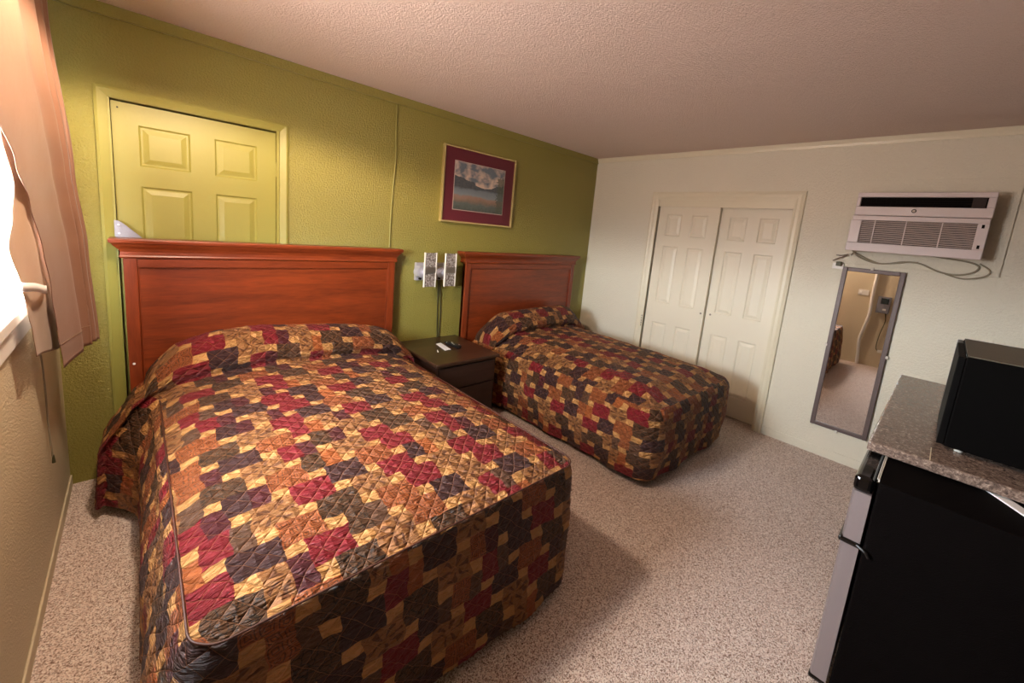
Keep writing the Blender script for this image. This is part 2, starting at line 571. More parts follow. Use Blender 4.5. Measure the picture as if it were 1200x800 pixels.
sky = rpc.outputs[0]
rp = nd(nt, 'ShaderNodeValToRGB')
cr = rp.color_ramp
cr.elements[0].position = 0
cr.elements[0].color = srgb(48, 62, 58)
cr.elements[1].position = .62
cr.elements[1].color = srgb(62, 74, 84)
for p_, c_ in ((.14, srgb(70, 86, 82)), (.22, srgb(132, 104, 86)), (.28, srgb(150, 120, 106)), (.32, srgb(126, 140, 148)), (.44, srgb(108, 124, 136)), (.5, srgb(48, 62, 74))):
    e = cr.elements.new(p_)
    e.color = c_
L.new(z, rp.inputs[0])
hill = math_n(nt, 'ADD', .52, math_n(nt, 'MULTIPLY', math_n(nt, 'ABSOLUTE', math_n(nt, 'SUBTRACT', sp.outputs[0], .6)), .34))
issky = math_n(nt, 'GREATER_THAN', z, hill)
c1 = mix_n(nt, issky, rp.outputs[0], sky)
tree = math_n(nt, 'MULTIPLY', math_n(nt, 'GREATER_THAN', math_n(nt, 'ADD', sp.outputs[0], math_n(nt, 'MULTIPLY', nB.outputs[0], .3)), 1.0),
              math_n(nt, 'LESS_THAN', math_n(nt, 'ADD', sp.outputs[2], math_n(nt, 'MULTIPLY', nB.outputs[0], .3)), .95))
c1 = mix_n(nt, math_n(nt, 'MULTIPLY', tree, .8), c1, srgb(52, 66, 50))
c1 = mix_n(nt, math_n(nt, 'MULTIPLY', nB.outputs[0], .35), c1, srgb(150, 150, 146))
L.new(c1, b.inputs['Base Color'])
b.inputs['Roughness'].default_value = .25

# ------------------------------------------------------------------ geometry helpers
def link(o, parent=None):
    COL.objects.link(o)
    if parent is not None:
        o.parent = parent
    return o

def obj(name, bm, mat, parent=None, smooth=False):
    me = bpy.data.meshes.new(name)
    bmesh.ops.recalc_face_normals(bm, faces=bm.faces)
    bm.to_mesh(me)
    bm.free()
    me.materials.append(mat)
    if smooth:
        for p in me.polygons:
            p.use_smooth = True
    o = bpy.data.objects.new(name, me)
    link(o, parent)
    if parent is not None:
        # meshes are written in world coordinates; keep them there
        o.matrix_parent_inverse = parent.matrix_world.inverted()
    return o

def tag(o, label, cat, group=None):
    o['label'] = label
    o['category'] = cat
    if group:
        o['group'] = group
    return o

def thing(name, label, cat, loc, group=None):
    o = bpy.data.objects.new(name, None)
    COL.objects.link(o)
    o.location = loc
    o.empty_display_size = .1
    bpy.context.view_layer.update()
    return tag(o, label, cat, group)

def struct(name, bm, mat, parent=None, smooth=False):
    o = obj(name, bm, mat, parent, smooth)
    if parent is None:
        o['kind'] = 'structure'
    return o

def box(bm, x0, x1, y0, y1, z0, z1, bev=0, seg=2):
    b2 = bmesh.new()
    vs = [b2.verts.new((x, y, z)) for x in (x0, x1) for y in (y0, y1) for z in (z0, z1)]
    for f in ((0, 1, 3, 2), (4, 6, 7, 5), (0, 4, 5, 1), (2, 3, 7, 6), (0, 2, 6, 4), (1, 5, 7, 3)):
        b2.faces.new([vs[i] for i in f])
    if bev:
        bmesh.ops.bevel(b2, geom=b2.edges[:], offset=bev, segments=seg, affect='EDGES', profile=.5)
    merge(bm, b2)
    return bm

def merge(bm, b2):
    me = bpy.data.meshes.new('t')
    b2.to_mesh(me)
    b2.free()
    bm.from_mesh(me)
    bpy.data.meshes.remove(me)

def B(*a, **k):
    return box(bmesh.new(), *a, **k)

def prism(bm, pts, axis, a0, a1):
    """extrude a closed 2D outline along an axis: outline is in the two other axes in order"""
    def mk(p, a):
        q = list(p)
        q.insert(axis, a)
        return q
    A = [bm.verts.new(mk(p, a0)) for p in pts]
    Z = [bm.verts.new(mk(p, a1)) for p in pts]
    n_ = len(pts)
    bm.faces.new(A)
    bm.faces.new(Z[::-1])
    for i in range(n_):
        bm.faces.new((A[i], A[(i + 1) % n_], Z[(i + 1) % n_], Z[i]))
    return bm

def cyl(bm, c, axis, r, h, seg=24, r2=None):
    b2 = bmesh.new()
    bmesh.ops.create_cone(b2, cap_ends=True, segments=seg, radius1=r, radius2=r if r2 is None else r2, depth=h)
    if axis == 0:
        bmesh.ops.rotate(b2, verts=b2.verts, matrix=Matrix.Rotation(PI / 2, 3, 'Y'))
    elif axis == 1:
        bmesh.ops.rotate(b2, verts=b2.verts, matrix=Matrix.Rotation(PI / 2, 3, 'X'))
    bmesh.ops.translate(b2, verts=b2.verts, vec=c)
    merge(bm, b2)
    return bm

def catmull(pts, n_=8):
    P = [Vector(p) for p in pts]
    P = [P[0] * 2 - P[1]] + P + [P[-1] * 2 - P[-2]]
    out = []
    for i in range(1, len(P) - 2):
        for k in range(n_):
            t = k / n_
            a, b_, c, d = P[i - 1], P[i], P[i + 1], P[i + 2]
            out.append(.5 * ((2 * b_) + (c - a) * t + (2 * a - 5 * b_ + 4 * c - d) * t * t + (3 * b_ - a - 3 * c + d) * t ** 3))
    out.append(P[-2])
    return out

def tube(bm, pts, r, seg=8, n_=8, smooth_path=True):
    pts = catmull(pts, n_) if smooth_path else [Vector(p) for p in pts]
    rings = []
    prev = None
    for i, p in enumerate(pts):
        t = (pts[min(i + 1, len(pts) - 1)] - pts[max(i - 1, 0)]).normalized()
        if prev is None:
            ref = Vector((0, 0, 1)) if abs(t.z) < .9 else Vector((1, 0, 0))
            nrm = t.cross(ref).normalized()
        else:
            nrm = (prev - t * prev.dot(t)).normalized()
        prev = nrm
        bi = t.cross(nrm)
        rings.append([bm.verts.new(p + r * (math.cos(2 * PI * k / seg) * nrm + math.sin(2 * PI * k / seg) * bi)) for k in range(seg)])
    for a, b_ in zip(rings, rings[1:]):
        for k in range(seg):
            bm.faces.new((a[k], a[(k + 1) % seg], b_[(k + 1) % seg], b_[k]))
    bm.faces.new(rings[0][::-1])
    bm.faces.new(rings[-1])
    return bm

# panelled door leaf: local frame (a = along, z = up), front face at depth d0, built in a plane
def door_leaf(bm, a0, a1, z0, z1, panels, P, depth):
    """P(a, d, z) -> world; d = 0 front, d > 0 into the wall. Six raised panels are pressed into the face."""
    xs = sorted(set([a0, a1] + [q for p in panels for q in (p[0], p[1])]))
    zs = sorted(set([z0, z1] + [q for p in panels for q in (p[2], p[3])]))
    cache = {}
    def V(a, d, z_):
        k_ = (round(a, 5), round(d, 5), round(z_, 5))
        if k_ not in cache:
            cache[k_] = bm.verts.new(P(a, d, z_))
        return cache[k_]
    for i in range(len(xs) - 1):
        for j in range(len(zs) - 1):
            ca, cz = (xs[i] + xs[i + 1]) / 2, (zs[j] + zs[j + 1]) / 2
            if any(p[0] < ca < p[1] and p[2] < cz < p[3] for p in panels):
                continue
            bm.faces.new((V(xs[i], 0, zs[j]), V(xs[i + 1], 0, zs[j]), V(xs[i + 1], 0, zs[j + 1]), V(xs[i], 0, zs[j + 1])))
    for (pa, pb, pc, pd) in panels:
        w_ = min(pb - pa, pd - pc)
        steps = [(0, 0), (.008, .008), (.016, .008), (.016 + min(.024, w_ * .17), .001)]
        rings = []
        for ins, dep in steps:
            rings.append([V(pa + ins, dep, pc + ins), V(pb - ins, dep, pc + ins), V(pb - ins, dep, pd - ins), V(pa + ins, dep, pd - ins)])
        for r_, q in zip(rings, rings[1:]):
            for k in range(4):
                bm.faces.new((r_[k], r_[(k + 1) % 4], q[(k + 1) % 4], q[k]))
        bm.faces.new(rings[-1])
    c = [V(a0, 0, z0), V(a1, 0, z0), V(a1, 0, z1), V(a0, 0, z1)]
    e = [V(a0, depth, z0), V(a1, depth, z0), V(a1, depth, z1), V(a0, depth, z1)]
    bm.faces.new(e)
    # rim strips following the front subdivision
    for i in range(len(xs) - 1):
        for zz, in ((z0,), (z1,)):
            bm.faces.new((V(xs[i], 0, zz), V(xs[i + 1], 0, zz), V(xs[i + 1], depth, zz), V(xs[i], depth, zz)))
    for j in range(len(zs) - 1):
        for aa in (a0, a1):
            bm.faces.new((V(aa, 0, zs[j]), V(aa, 0, zs[j + 1]), V(aa, depth, zs[j + 1]), V(aa, depth, zs[j])))
    return bm

# ------------------------------------------------------------------ room shell
WX, H, FY = 4.256, 2.4616, -3.56
T = .14
struct('floor', B(-.2, WX + .75, FY - .2, .25, -.1, 0), M_carpet)
struct('ceiling', B(-.2, WX + .2, FY - .2, .25, H, H + .1), M_ceil)

# back wall with the door recess (x .235-.975, up to 2.045)
DX0, DX1, DZ = .222, .985, 2.042
bm = bmesh.new()
box(bm, -T, DX0, 0, T, 0, H)
box(bm, DX1, WX + T, 0, T, 0, H)
box(bm, DX0, DX1, 0, T, DZ, H)
box(bm, DX0, DX1, .10, T, 0, DZ)
struct('wall_back', bm, M_green)

# right wall with closet opening
CY0, CY1, CZ = -.835, -2.050, 2.030
bm = bmesh.new()
box(bm, WX, WX + T, CY0, 0, 0, H)
box(bm, WX, WX + T, FY - T, CY1, 0, H)
box(bm, WX, WX + T, CY1, CY0, CZ, H)
struct('wall_right', bm, M_cream)
bm = B(WX + .6, WX + .64, -2.4, -.5, 0, H)
box(bm, WX + T + .001, WX + .599, -.54, -.50, 0, H)
box(bm, WX + T + .001, WX + .599, -2.40, -2.36, 0, H)
box(bm, WX + T + .001, WX + .599, -2.359, -.541, 2.2, 2.24)
struct('wall_closet', bm, M_dark)

# left wall with the window opening
WY0, WY1, WZ0, WZ1 = -1.80, -.60, 1.165, 2.08
bm = bmesh.new()
box(bm, -T, 0, WY1, 0, 0, H)
box(bm, -T, 0, FY - T, WY0, 0, H)
box(bm, -T, 0, WY0, WY1, 0, WZ0 - .0)
box(bm, -T, 0, WY0, WY1, WZ1, H)
struct('wall_left', bm, M_tan)
struct('wall_front', B(-T, WX + T, FY - T, FY, 0, H), M_front)

# flat crown boards
struct('trim_1', B(.0, WX, -.014, 0, 2.405, H, bev=.003), M_green)
bm = bmesh.new()
prism(bm, [(WX, 2.412), (WX - .012, 2.412), (WX - .016, 2.43), (WX - .03, H - .002), (WX, H - .002)], 1, FY, -.014)
struct('trim_2', bm, M_cream_trim)
# low baseboards
struct('baseboard_right', B(WX - .008, WX, FY, CY1 - .07, 0, .07, bev=.002), M_cream)
struct('baseboard_left', B(0, .008, FY, -.01, 0, .06, bev=.003), M_tan)

# --- green six-panel door
door = B(DX0, DX0 + .013, -.003, .098, 0, DZ)
box(door, DX1 - .013, DX1, -.003, .098, 0, DZ)
box(door, DX0 + .013, DX1 - .013, -.003, .098, DZ - .010, DZ)
d1 = struct('door_1', door, M_green_trim)
d1['label'] = 'door frame painted green behind the left headboard'
cas = bmesh.new()
def casing(bm, x0, x1, ztop, w, y=-.0):
    prof = [(0, 0), (0, -.016), (w * .25, -.020), (w * .8, -.012), (w, -.009), (w, 0)]
    # left, right, head as mitred strips: extruded outline (offset from outer edge, depth)
    def ring(fn):
        return [bm.verts.new(fn(o_, d_)) for o_, d_ in prof]
    r = [ring(lambda o_, d_: (x0 + o_, y + d_, 0)), ring(lambda o_, d_: (x0 + o_, y + d_, ztop - o_)),
         ring(lambda o_, d_: (x1 - o_, y + d_, ztop - o_)), ring(lambda o_, d_: (x1 - o_, y + d_, 0))]
    for a, b_ in zip(r, r[1:]):
        for k in range(len(prof) - 1):
            bm.faces.new((a[k], a[k + 1], b_[k + 1], b_[k]))
casing(cas, .180, 1.033, 2.081, .046)
obj('door_casing', cas, M_green_trim, d1)
leafp = [(.337, .549, 1.715, 1.923), (.660, .870, 1.715, 1.923), (.337, .551, .98, 1.61), (.660, .868, .98, 1.61),
         (.337, .551, .22, .80), (.660, .868, .22, .80)]
bm = door_leaf(bmesh.new(), .238, .970, .012, 2.024, leafp, lambda a, d, z_: (a, .022 + d, z_), .035)
obj('door_panel', bm, M_green_trim, d1)
for hz in (1.80, 1.05, .25):
    bm = cyl(bmesh.new(), (.9735, .013, hz), 2, .006, .088, 12)
    box(bm, .962, .9725, .0195, .0235, hz - .044, hz + .044)
    h_ = obj('hinge', bm, M_green_trim, d1)
bm = cyl(bmesh.new(), (.262, .021, 1.995), 1, .004, .004, 10)
obj('screw_hole', bm, M_dark, d1)

# --- closet: casing, header and two sliding six-panel doors
bm = bmesh.new()
w = .075
prof = [(0, 0), (0, -.018), (.012, -.022), (.03, -.014), (.05, -.014), (.062, -.010), (w, -.008), (w, 0)]
def ringy(fn):
    return [bm.verts.new(fn(o_, d_)) for o_, d_ in prof]
yl, yr, zt = -.765, -2.112, 2.082
r = [ringy(lambda o_, d_: (WX + d_, yl - o_, 0)), ringy(lambda o_, d_: (WX + d_, yl - o_, zt - o_)),
     ringy(lambda o_, d_: (WX + d_, yr + o_, zt - o_)), ringy(lambda o_, d_: (WX + d_, yr + o_, 0))]
for a, b_ in zip(r, r[1:]):
    for k in range(len(prof) - 1):
        bm.faces.new((a[k], a[k + 1], b_[k + 1], b_[k]))
box(bm, WX + .001, WX + .019, CY1, CY0, 1.940, CZ)
t3 = struct('trim_3', bm, M_cream_trim)
bm = bmesh.new()
for k in range(5):
    box(bm, WX - .0165, WX - .0150, -.836 - .0, -.826, .672 + k * .026, .688 + k * .026)
lp = obj('latch_plate', bm, M_brush, t3)
lp['label'] = 'worn grey latch marks on the left casing of the closet'
def closet_leaf(name, ya, yb, xfront, panels, pullside, lab):
    P = lambda a, d, z_: (xfront + d, -a, z_)
    bm = door_leaf(bmesh.new(), -ya, -yb, .012, 1.962, panels, P, .034)
    o = struct(name, bm, M_closet)
    o['label'] = lab
    bm = cyl(bmesh.new(), (xfront - .002, pullside, .93), 0, .009, .006, 16)
    obj('finger_pull', bm, M_brush, o)
    return o
def cpan(a, b_, c, d):
    out = []
    for (p, q) in ((a, b_), (c, d)):
        out += [(p, q, 1.647, 1.862), (p, q, .955, 1.545), (p, q, .20, .745)]
    return out
closet_leaf('door_2', -.850, -1.452, WX + .022, cpan(.937, 1.095, 1.195, 1.350), -1.425, 'left sliding white six-panel closet door, the nearer of the two')
closet_leaf('door_3', -1.400, -2.046, WX + .074, cpan(1.53, 1.682, 1.782, 1.932), -1.496, 'right sliding white six-panel closet door, set back behind the other')

# --- raised plywood panel around the air conditioner
bm = B(WX - .014, WX, -3.215, -2.36, 1.545, 2.155, bev=.003)
struct('trim_4', bm, M_cream)

# --- window
bm = bmesh.new()
fx0, fx1 = -.11, -.07
for (ya, yb, za, zb) in ((WY0, WY0 + .05, WZ0, WZ1), (WY1 - .05, WY1, WZ0, WZ1), (WY0 + .05, WY1 - .05, WZ0, WZ0 + .05),
                         (WY0 + .05, WY1 - .05, WZ1 - .05, WZ1), (-1.22, -1.18, WZ0 + .05, WZ1 - .05)):
    box(bm, fx0, fx1, ya, yb, za, zb, bev=.003)
win = struct('window_1', bm, M_white)
obj('window_glass', B(-.093, -.089, WY0 + .045, WY1 - .045, WZ0 + .045, WZ1 - .045), M_glass, win)
bm = B(-.07, .036, WY0 - .03, WY1 - .12, 1.133, 1.172, bev=.005)
box(bm, 0, .018, WY0 - .02, WY1 - .13, 1.05, 1.133, bev=.003)
obj('window_sill', bm, M_white, win)
bm = B(-.062, -.022, WY0 + .02, WY1 - .02, 2.03, 2.075, bev=.004)
zz = 1.60
while zz < 2.02:
    for s_ in (0,):
        prism(bm, [(-.053, zz), (-.031, zz + .006), (-.0312, zz + .0072), (-.0532, zz + .0012)], 1, WY0 + .02, WY1 - .02)
    zz += .021
box(bm, -.054, -.030, WY0 + .02, WY1 - .02, 1.578, 1.594, bev=.003)
bl = obj('window_blind', bm, M_blind, win)
bl['label'] = 'pale horizontal slat blind, half raised'

# ------------------------------------------------------------------ curtain
cur = thing('curtain', 'peach tan pleated curtain hanging by the window at the left wall', 'curtain', (.07, -.9, .87))
def cloth_sheet(name, rows, cols, fn, mat, parent, thick=.0012):
    bm = bmesh.new()
    g = [[bm.verts.new(fn(i / (cols - 1), j / (rows - 1))) for i in range(cols)] for j in range(rows)]
    for j in range(rows - 1):
        for i in range(cols - 1):
            bm.faces.new((g[j][i], g[j][i + 1], g[j + 1][i + 1], g[j + 1][i]))
    o = obj(name, bm, mat, parent, True)
    md = o.modifiers.new('thickness', 'SOLIDIFY')
    md.thickness = thick
    return o
def lerp(a, b_, t): return a + (b_ - a) * t
def interp(tab, x):
    if x <= tab[0][0]: return tab[0][1]
    for (a, va_), (b_, vb_) in zip(tab, tab[1:]):
        if x <= b_:
            q = (x - a) / (b_ - a)
            q = q * q * (3 - 2 * q)
            return va_ + (vb_ - va_) * q
    return tab[-1][1]
Z0C = .872
yin = [(.87, -.70), (1.02, -.745), (1.19, -.80), (1.35, -.87), (1.506, -.985), (1.62, -1.12), (1.78, -1.34), (1.95, -1.58), (2.31, -1.80)]
yout = [(.87, -.425), (1.63, -.43), (2.31, -.36)]
xin = [(.87, .080), (1.19, .074), (1.5, .062), (1.9, .06), (2.31, .06)]
xout = [(.87, .15), (1.3, .135), (1.63, .112), (2.28, .068), (2.31, .068)]
def curt(s, t):
    z_ = lerp(2.31, Z0C, t)
    y = lerp(interp(yin, z_), interp(yout, z_), s)
    e = s ** 1.0
    x = lerp(interp(xin, z_), interp(xout, z_), e)
    # pleats gather towards the outer edge
    ph = s ** 4.2 * 2 * PI * 3.4
    amp = .003 + .017 * s * s
    dx = amp * math.sin(ph + .4)
    dy = .014 * s * s * math.cos(ph * 1.0)
    wr = .006 * math.sin(9 * (z_ + y * 1.4)) * (1 - s) * max(0, 1 - abs(z_ - 1.45) / .6)
    zz_ = z_
    if t > .985:
        zz_ = z_ - .0 + .012 * math.sin(ph * .7) * 0 + .018 * (s - .5)
    return (x + dx + wr, y + dy, zz_ + .02 * s * t)
cl_ = cloth_sheet('curtain_panel', 90, 90, curt, M_curtain, cur)
# stitched hem line
def hemp(s):
    p = Vector(curt(s, .935))
    p.x += .0012
    return p
bm = bmesh.new()
tube(bm, [hemp(k / 40) for k in range(41)], .0011, 5, 1, False)
obj('hem_stitch', bm, M_sheer, cur)
# inner fold, gathered by the tieback
yL = [(.868, -1.0), (1.0, -1.02), (1.17, -1.07), (1.2, -1.08), (1.255, -1.11), (1.385, -1.215), (1.47, -1.12), (1.56, -1.05), (1.7, -1.15), (2.31, -1.5)]
yR = [(.868, -.50), (1.0, -.52), (1.17, -.58), (1.2, -.60), (1.3, -.66), (1.5, -.80), (1.7, -.92), (2.31, -1.0)]
def fold(s, t):
    z_ = lerp(2.0, .868, t)
    y = lerp(interp(yL, z_), interp(yR, z_), s)
    x = .049 + .012 * s + .005 * math.sin(s * 9 + z_ * 2)
    zz_ = z_
    if z_ < 1.2:                       # below the strap the edge is pulled up towards the window
        zz_ = z_ + (1 - s) * .105 * (1.2 - z_) / .332 + .03 * (1.2 - z_) / .332
    return (x, y, zz_)
cloth_sheet('curtain_fold', 80, 40, fold, M_sheer, cur)
bm = bmesh.new()
tp = [(.030, -1.11, 1.262), (.056, -1.125, 1.258), (.068, -1.02, 1.240), (.074, -.90, 1.212), (.066, -.82, 1.2), (.03, -.79, 1.19)]
pp = catmull(tp, 8)
for a, b_ in zip(pp, pp[1:]):
    pass
g0 = [bm.verts.new(p + Vector((0, 0, .014))) for p in pp]
g1 = [bm.verts.new(p - Vector((0, 0, .014))) for p in pp]
for i in range(len(pp) - 1):
    bm.faces.new((g0[i], g0[i + 1], g1[i + 1], g1[i]))
tb = obj('tieback', bm, M_paper, cur, True)
tb['label'] = 'white tieback strap'
md = tb.modifiers.new('thickness', 'SOLIDIFY')
md.thickness = .003
rod = thing('curtain_rod', 'metal curtain rod above the window, out of view', 'curtain rod', (.06, -1.3, 2.33))
obj('rod', tube(bmesh.new(), [(.06, -2.12, 2.325), (.06, -.25, 2.325)], .008, 12, 2), M_white, rod, True)
for y_ in (-2.1, -.27):
    obj('rod_bracket', B(0, .07, y_ - .008, y_ + .008, 2.30, 2.34, bev=.002), M_white, rod)
rod['label'] = 'white curtain rod over the window that carries the tan curtain'
bm = bmesh.new()
tube(bm, [(.012, -.60, .90), (.012, -.58, .83), (.011, -.565, .70), (.010, -.556, .55), (.012, -.545, .43)], .003, 8, 8)
pc = obj('pull_cord', bm, M_cable)
tag(pc, 'thin cord hanging down the left wall below the curtain', 'cord')
bm = cyl(bmesh.new(), (.014, -.545, .42), 2, .006, .035, 12, .003)
obj('cord_tassel', bm, M_dcable, pc)

# ------------------------------------------------------------------ ceiling lamp (the room's own light, just above the frame)
lamp = thing('ceiling_light', 'round flush ceiling lamp above the near bed', 'ceiling light', (LAMP.x, LAMP.y, H))
bm = cyl(bmesh.new(), (LAMP.x, LAMP.y, H - .012), 2, .17, .024, 48)
obj('lamp_base', bm, M_brush, lamp)
bm = cyl(bmesh.new(), (LAMP.x, LAMP.y, H - .058), 2, .10, .068, 40, .135)
obj('lamp_bowl', bm, M_emit, lamp, False)

# ------------------------------------------------------------------ beds
def rrect_map(x, y, x0, x1, y0, y1, r, corners):
    """square corners -> rounded corners (elliptic mapping inside the corner squares)"""
    for (cx, cy, sx, sy) in corners:
        dx, dy = (x - cx) * sx, (y - cy) * sy
        if dx > 0 and dy > 0:
            u, v = dx / r, dy / r
            nx = u * math.sqrt(max(0, 1 - v * v / 2))
            ny = v * math.sqrt(max(0, 1 - u * u / 2))
            return cx + sx * nx * r, cy + sy * ny * r
    return x, y

def puff(u, v):
    k = 1 / .062
    a = abs(((u + v) * k) % 1 - .5)
    b_ = abs(((u - v) * k) % 1 - .5)
    d = min(.5 - a, .5 - b_) * 2
    return max(0, d) ** .5

def smooth(a, b_, x):
    t = min(1, max(0, (x - a) / (b_ - a)))
    return t * t * (3 - 2 * t)

def bedspread(name, cfg, mat):
    x0, x1, yh, yf = cfg['x0'], cfg['x1'], cfg['yh'], cfg['yf']
    z0, crown, rc = cfg['z'], cfg['crown'], cfg['rc']
    res = .0088
    bm = bmesh.new()
    uvl = bm.loops.layers.uv.new('cloth')
    uvof = {}
    # along profile: param t -> (y, z add) with the pillow roll near the headboard
    rp_ = [(0, .075), (-.03, .115), (-.09, .163), (-.16, .178), (-.23, .165), (-.285, .125), (-.332, .075), (-.330, .03), (-.306, .000), (-.33, -.002), (-.37, .0)]
    rp_ = [(yh + a * cfg['rs'], b_ * cfg['rh']) for a, b_ in rp_]
    prof = [Vector((p[0], p[1], 0)) for p in rp_]
    prof = catmull(prof, 6)
    # resample at res
    pts = [prof[0]]
    for p in prof[1:]:
        d = (p - pts[-1]).length
        while d > res:
            pts.append(pts[-1] + (p - pts[-1]).normalized() * res)
            d = (p - pts[-1]).length
    ylast = pts[-1].x
    n_roll = len(pts)
    cnt = int((ylast - yf) / res)
    for k in range(1, cnt + 1):
        pts.append(Vector((ylast + (yf - ylast) * k / cnt, 0, 0)))
    nx = int((x1 - x0) / res)
    grid = []
    corners = [(x0 + rc, yf + rc, -1, -1), (x1 - rc, yf + rc, 1, -1)]
    top_roll_y = yh - .34 * cfg['rs']
    sx_ = lambda s: 1 - abs(2 * s - 1)
    acc = 0
    for j, p in enumerate(pts):
        if j: acc += (p - pts[j - 1]).length
        row = []
        rollw = 1 - smooth(n_roll - 17, n_roll + 2, j)
        for i in range(nx + 1):
            s = i / nx
            x = x0 + (x1 - x0) * s
            # roll fades to the sides
            env = max(0, 1 - abs(2 * s - 1) ** 7)
            env = env ** .55
            zz_ = p.y * env
            yy = lerp(p.x if p.y > .001 else p.x, p.x, env)
            if rollw > 0:
                yy += .022 * math.sin(s * 5.2 + cfg['ph']) * rollw * smooth(0, 10, j)
                zz_ *= 1 + .10 * math.sin(s * 4 + 1 + cfg['ph'])
            mx_, my_ = rrect_map(x, yy, x0, x1, yf, yh, rc, corners)
            # spread of the roll past the sides of the mattress
            ex = abs(2 * s - 1) ** 3 * (1 if s > .5 else -1)
            mx_ += ex * cfg['rw'] * rollw * smooth(-2, 10, j)
            de = min(mx_ - x0, x1 - mx_, my_ - yf)
            zc = crown * (1 - abs(2 * s - 1) ** 2.6) * smooth(-.02, .5, my_ - yf) + cfg['rise'] * smooth(.2, 1.9, my_ - yf) * (1 - abs(2 * s - 1) ** 4)
            sag = -cfg['sag'] * (1 - smooth(0, cfg['sagw'], max(0, de)))
            lump = .010 * noise.noise(Vector((mx_ * 3, my_ * 3, cfg['ph']))) + .005 * noise.noise(Vector((mx_ * 9, my_ * 9, 3)))
            u, v = x, -acc
            zf = z0 + zc + sag + lump * smooth(0, .1, de) + zz_
            v_ = bm.verts.new((mx_, my_, zf))
            uvof[v_] = (u, v)
            row.append(v_)
        grid.append(row)
    for j in range(len(grid) - 1):
        for i in range(nx):
            f = bm.faces.new((grid[j][i], grid[j][i + 1], grid[j + 1][i + 1], grid[j + 1][i]))
            for l in f.loops:
                l[uvl].uv = uvof[l.vert]
    # boundary: left side head->foot, foot, right side foot->head
    bd = [r_[0] for r_ in grid] + grid[-1][1:] + [r_[-1] for r_ in grid[-2::-1]]
    P = [v.co.copy() for v in bd]
    n_ = len(P)
    # perimeter length and outward normals in plan
    Ls = [0]
    for a, b_ in zip(P, P[1:]):
        Ls.append(Ls[-1] + (b_ - a).length)
    W_ = 9
    cxm, cym = (x0 + x1) / 2, (yh + yf) / 2
    steps = int(z0 / .010)
    prev = bd
    prevuv = [uvof[v] for v in bd]
    nl, nr = len(grid), n_ - len(grid)
    base_n = []
    for i in range(n_):
        a, b_ = P[max(0, i - W_)], P[min(n_ - 1, i + W_)]
        t = Vector((b_.x - a.x, b_.y - a.y, 0))
        if t.length < 1e-6: t = Vector((0, -1, 0))
        t.normalize()
        nn_ = Vector((t.y, -t.x, 0))     # head->foot on the left side: t = (0,-1) -> n = (-1, 0)
        base_n.append(nn_)
    # keep side normals square to the bed near the roll
    for i in range(n_):
        yy = P[i].y
        if yy > yf + rc + .12:
            base_n[i] = Vector((-1 if P[i].x < cxm else 1, 0, 0))
    # smooth the seam height round the roll for the skirt
    per_uv = []
    for i in range(n_):
        per_uv.append((Ls[i], 0))
    cols = [[v] for v in bd]
    for k in range(1, steps + 1):
        h = k / steps
        new = []
        for i in range(n_):
            nn_ = base_n[i]
            side = 'L' if nn_.x < -.5 else ('R' if nn_.x > .5 else 'F')
            wl = max(0, -nn_.x) ** 2
            wr_ = max(0, nn_.x) ** 2
            wf = max(0, -nn_.y) ** 2
            off = 0
            for wgt, key in ((wl, 'L'), (wr_, 'R'), (wf, 'F')):
                o1, o2, o3 = cfg[key]          # just below the seam, mid, hem
                if h < .12:
                    q = math.sin(h / .12 * PI / 2)
                    oo = o1 * q
                elif h < .5:
                    oo = lerp(o1, o2, smooth(.12, .5, h))
                else:
                    oo = lerp(o2, o3, smooth(.5, 1, h))
                off += wgt * oo
            roll_i = smooth(yh - .50, yh - .30, P[i].y)
            off += roll_i * cfg['hb' + ('L' if nn_.x < 0 else 'R')] * (math.sin(min(1, h * 1.6) * PI * .5)) * (1 if abs(nn_.x) > .5 else 0)
            fold_ = (math.sin(Ls[i] * 11 + cfg['ph']) * .5 + math.sin(Ls[i] * 23 + 1.3) * .3) * .014 * h * h
            fold_ += .012 * noise.noise(Vector((Ls[i] * 4, h * 2.5, cfg['ph'] + 7))) * min(1, h * 4)
            zt_ = P[i].z
            zb = cfg['hem'] + .012 * math.sin(Ls[i] * 3.1 + cfg['ph'])
            zz_ = lerp(zt_, zb, h)
            q = P[i] + nn_ * (off + fold_)
            v_ = bm.verts.new((q.x, q.y, zz_))
            new.append(v_)
        for i in range(n_ - 1):
            f = bm.faces.new((prev[i], prev[i + 1], new[i + 1], new[i]))
            hh0, hh1 = (k - 1) / steps * z0, k / steps * z0
            vals = ((Ls[i], -hh0), (Ls[i + 1], -hh0), (Ls[i + 1], -hh1), (Ls[i], -hh1))
            for l, q in zip(f.loops, vals):
                l[uvl].uv = (q[0] + cfg['uo'], q[1] + .31)
        prev = new
    # quilting puffs as real relief
    bm.normal_update()
    uvv = {}
    for f in bm.faces:
        for l in f.loops:
            uvv.setdefault(l.vert, l[uvl].uv.copy())
    for v_, q in uvv.items():
        nrm = v_.normal
        v_.co += nrm * (puff(q.x, q.y) * .0055) * (1 if nrm.length else 0)
    o = obj(name, bm, mat, None, True)
    # raised strip along the top seam, coloured dark like a shaded crease
    bm = bmesh.new()
    seam = [P[i] + base_n[i] * .003 for i in range(0, n_, 2) if P[i].y < yh - .36]
    if cfg['pipe']:
        tube(bm, seam, cfg['pipe'], 6, 1, False)
        obj('seam_shade_line', bm, M_seam_shade, o, True)
    else:
        bm.free()
    return o

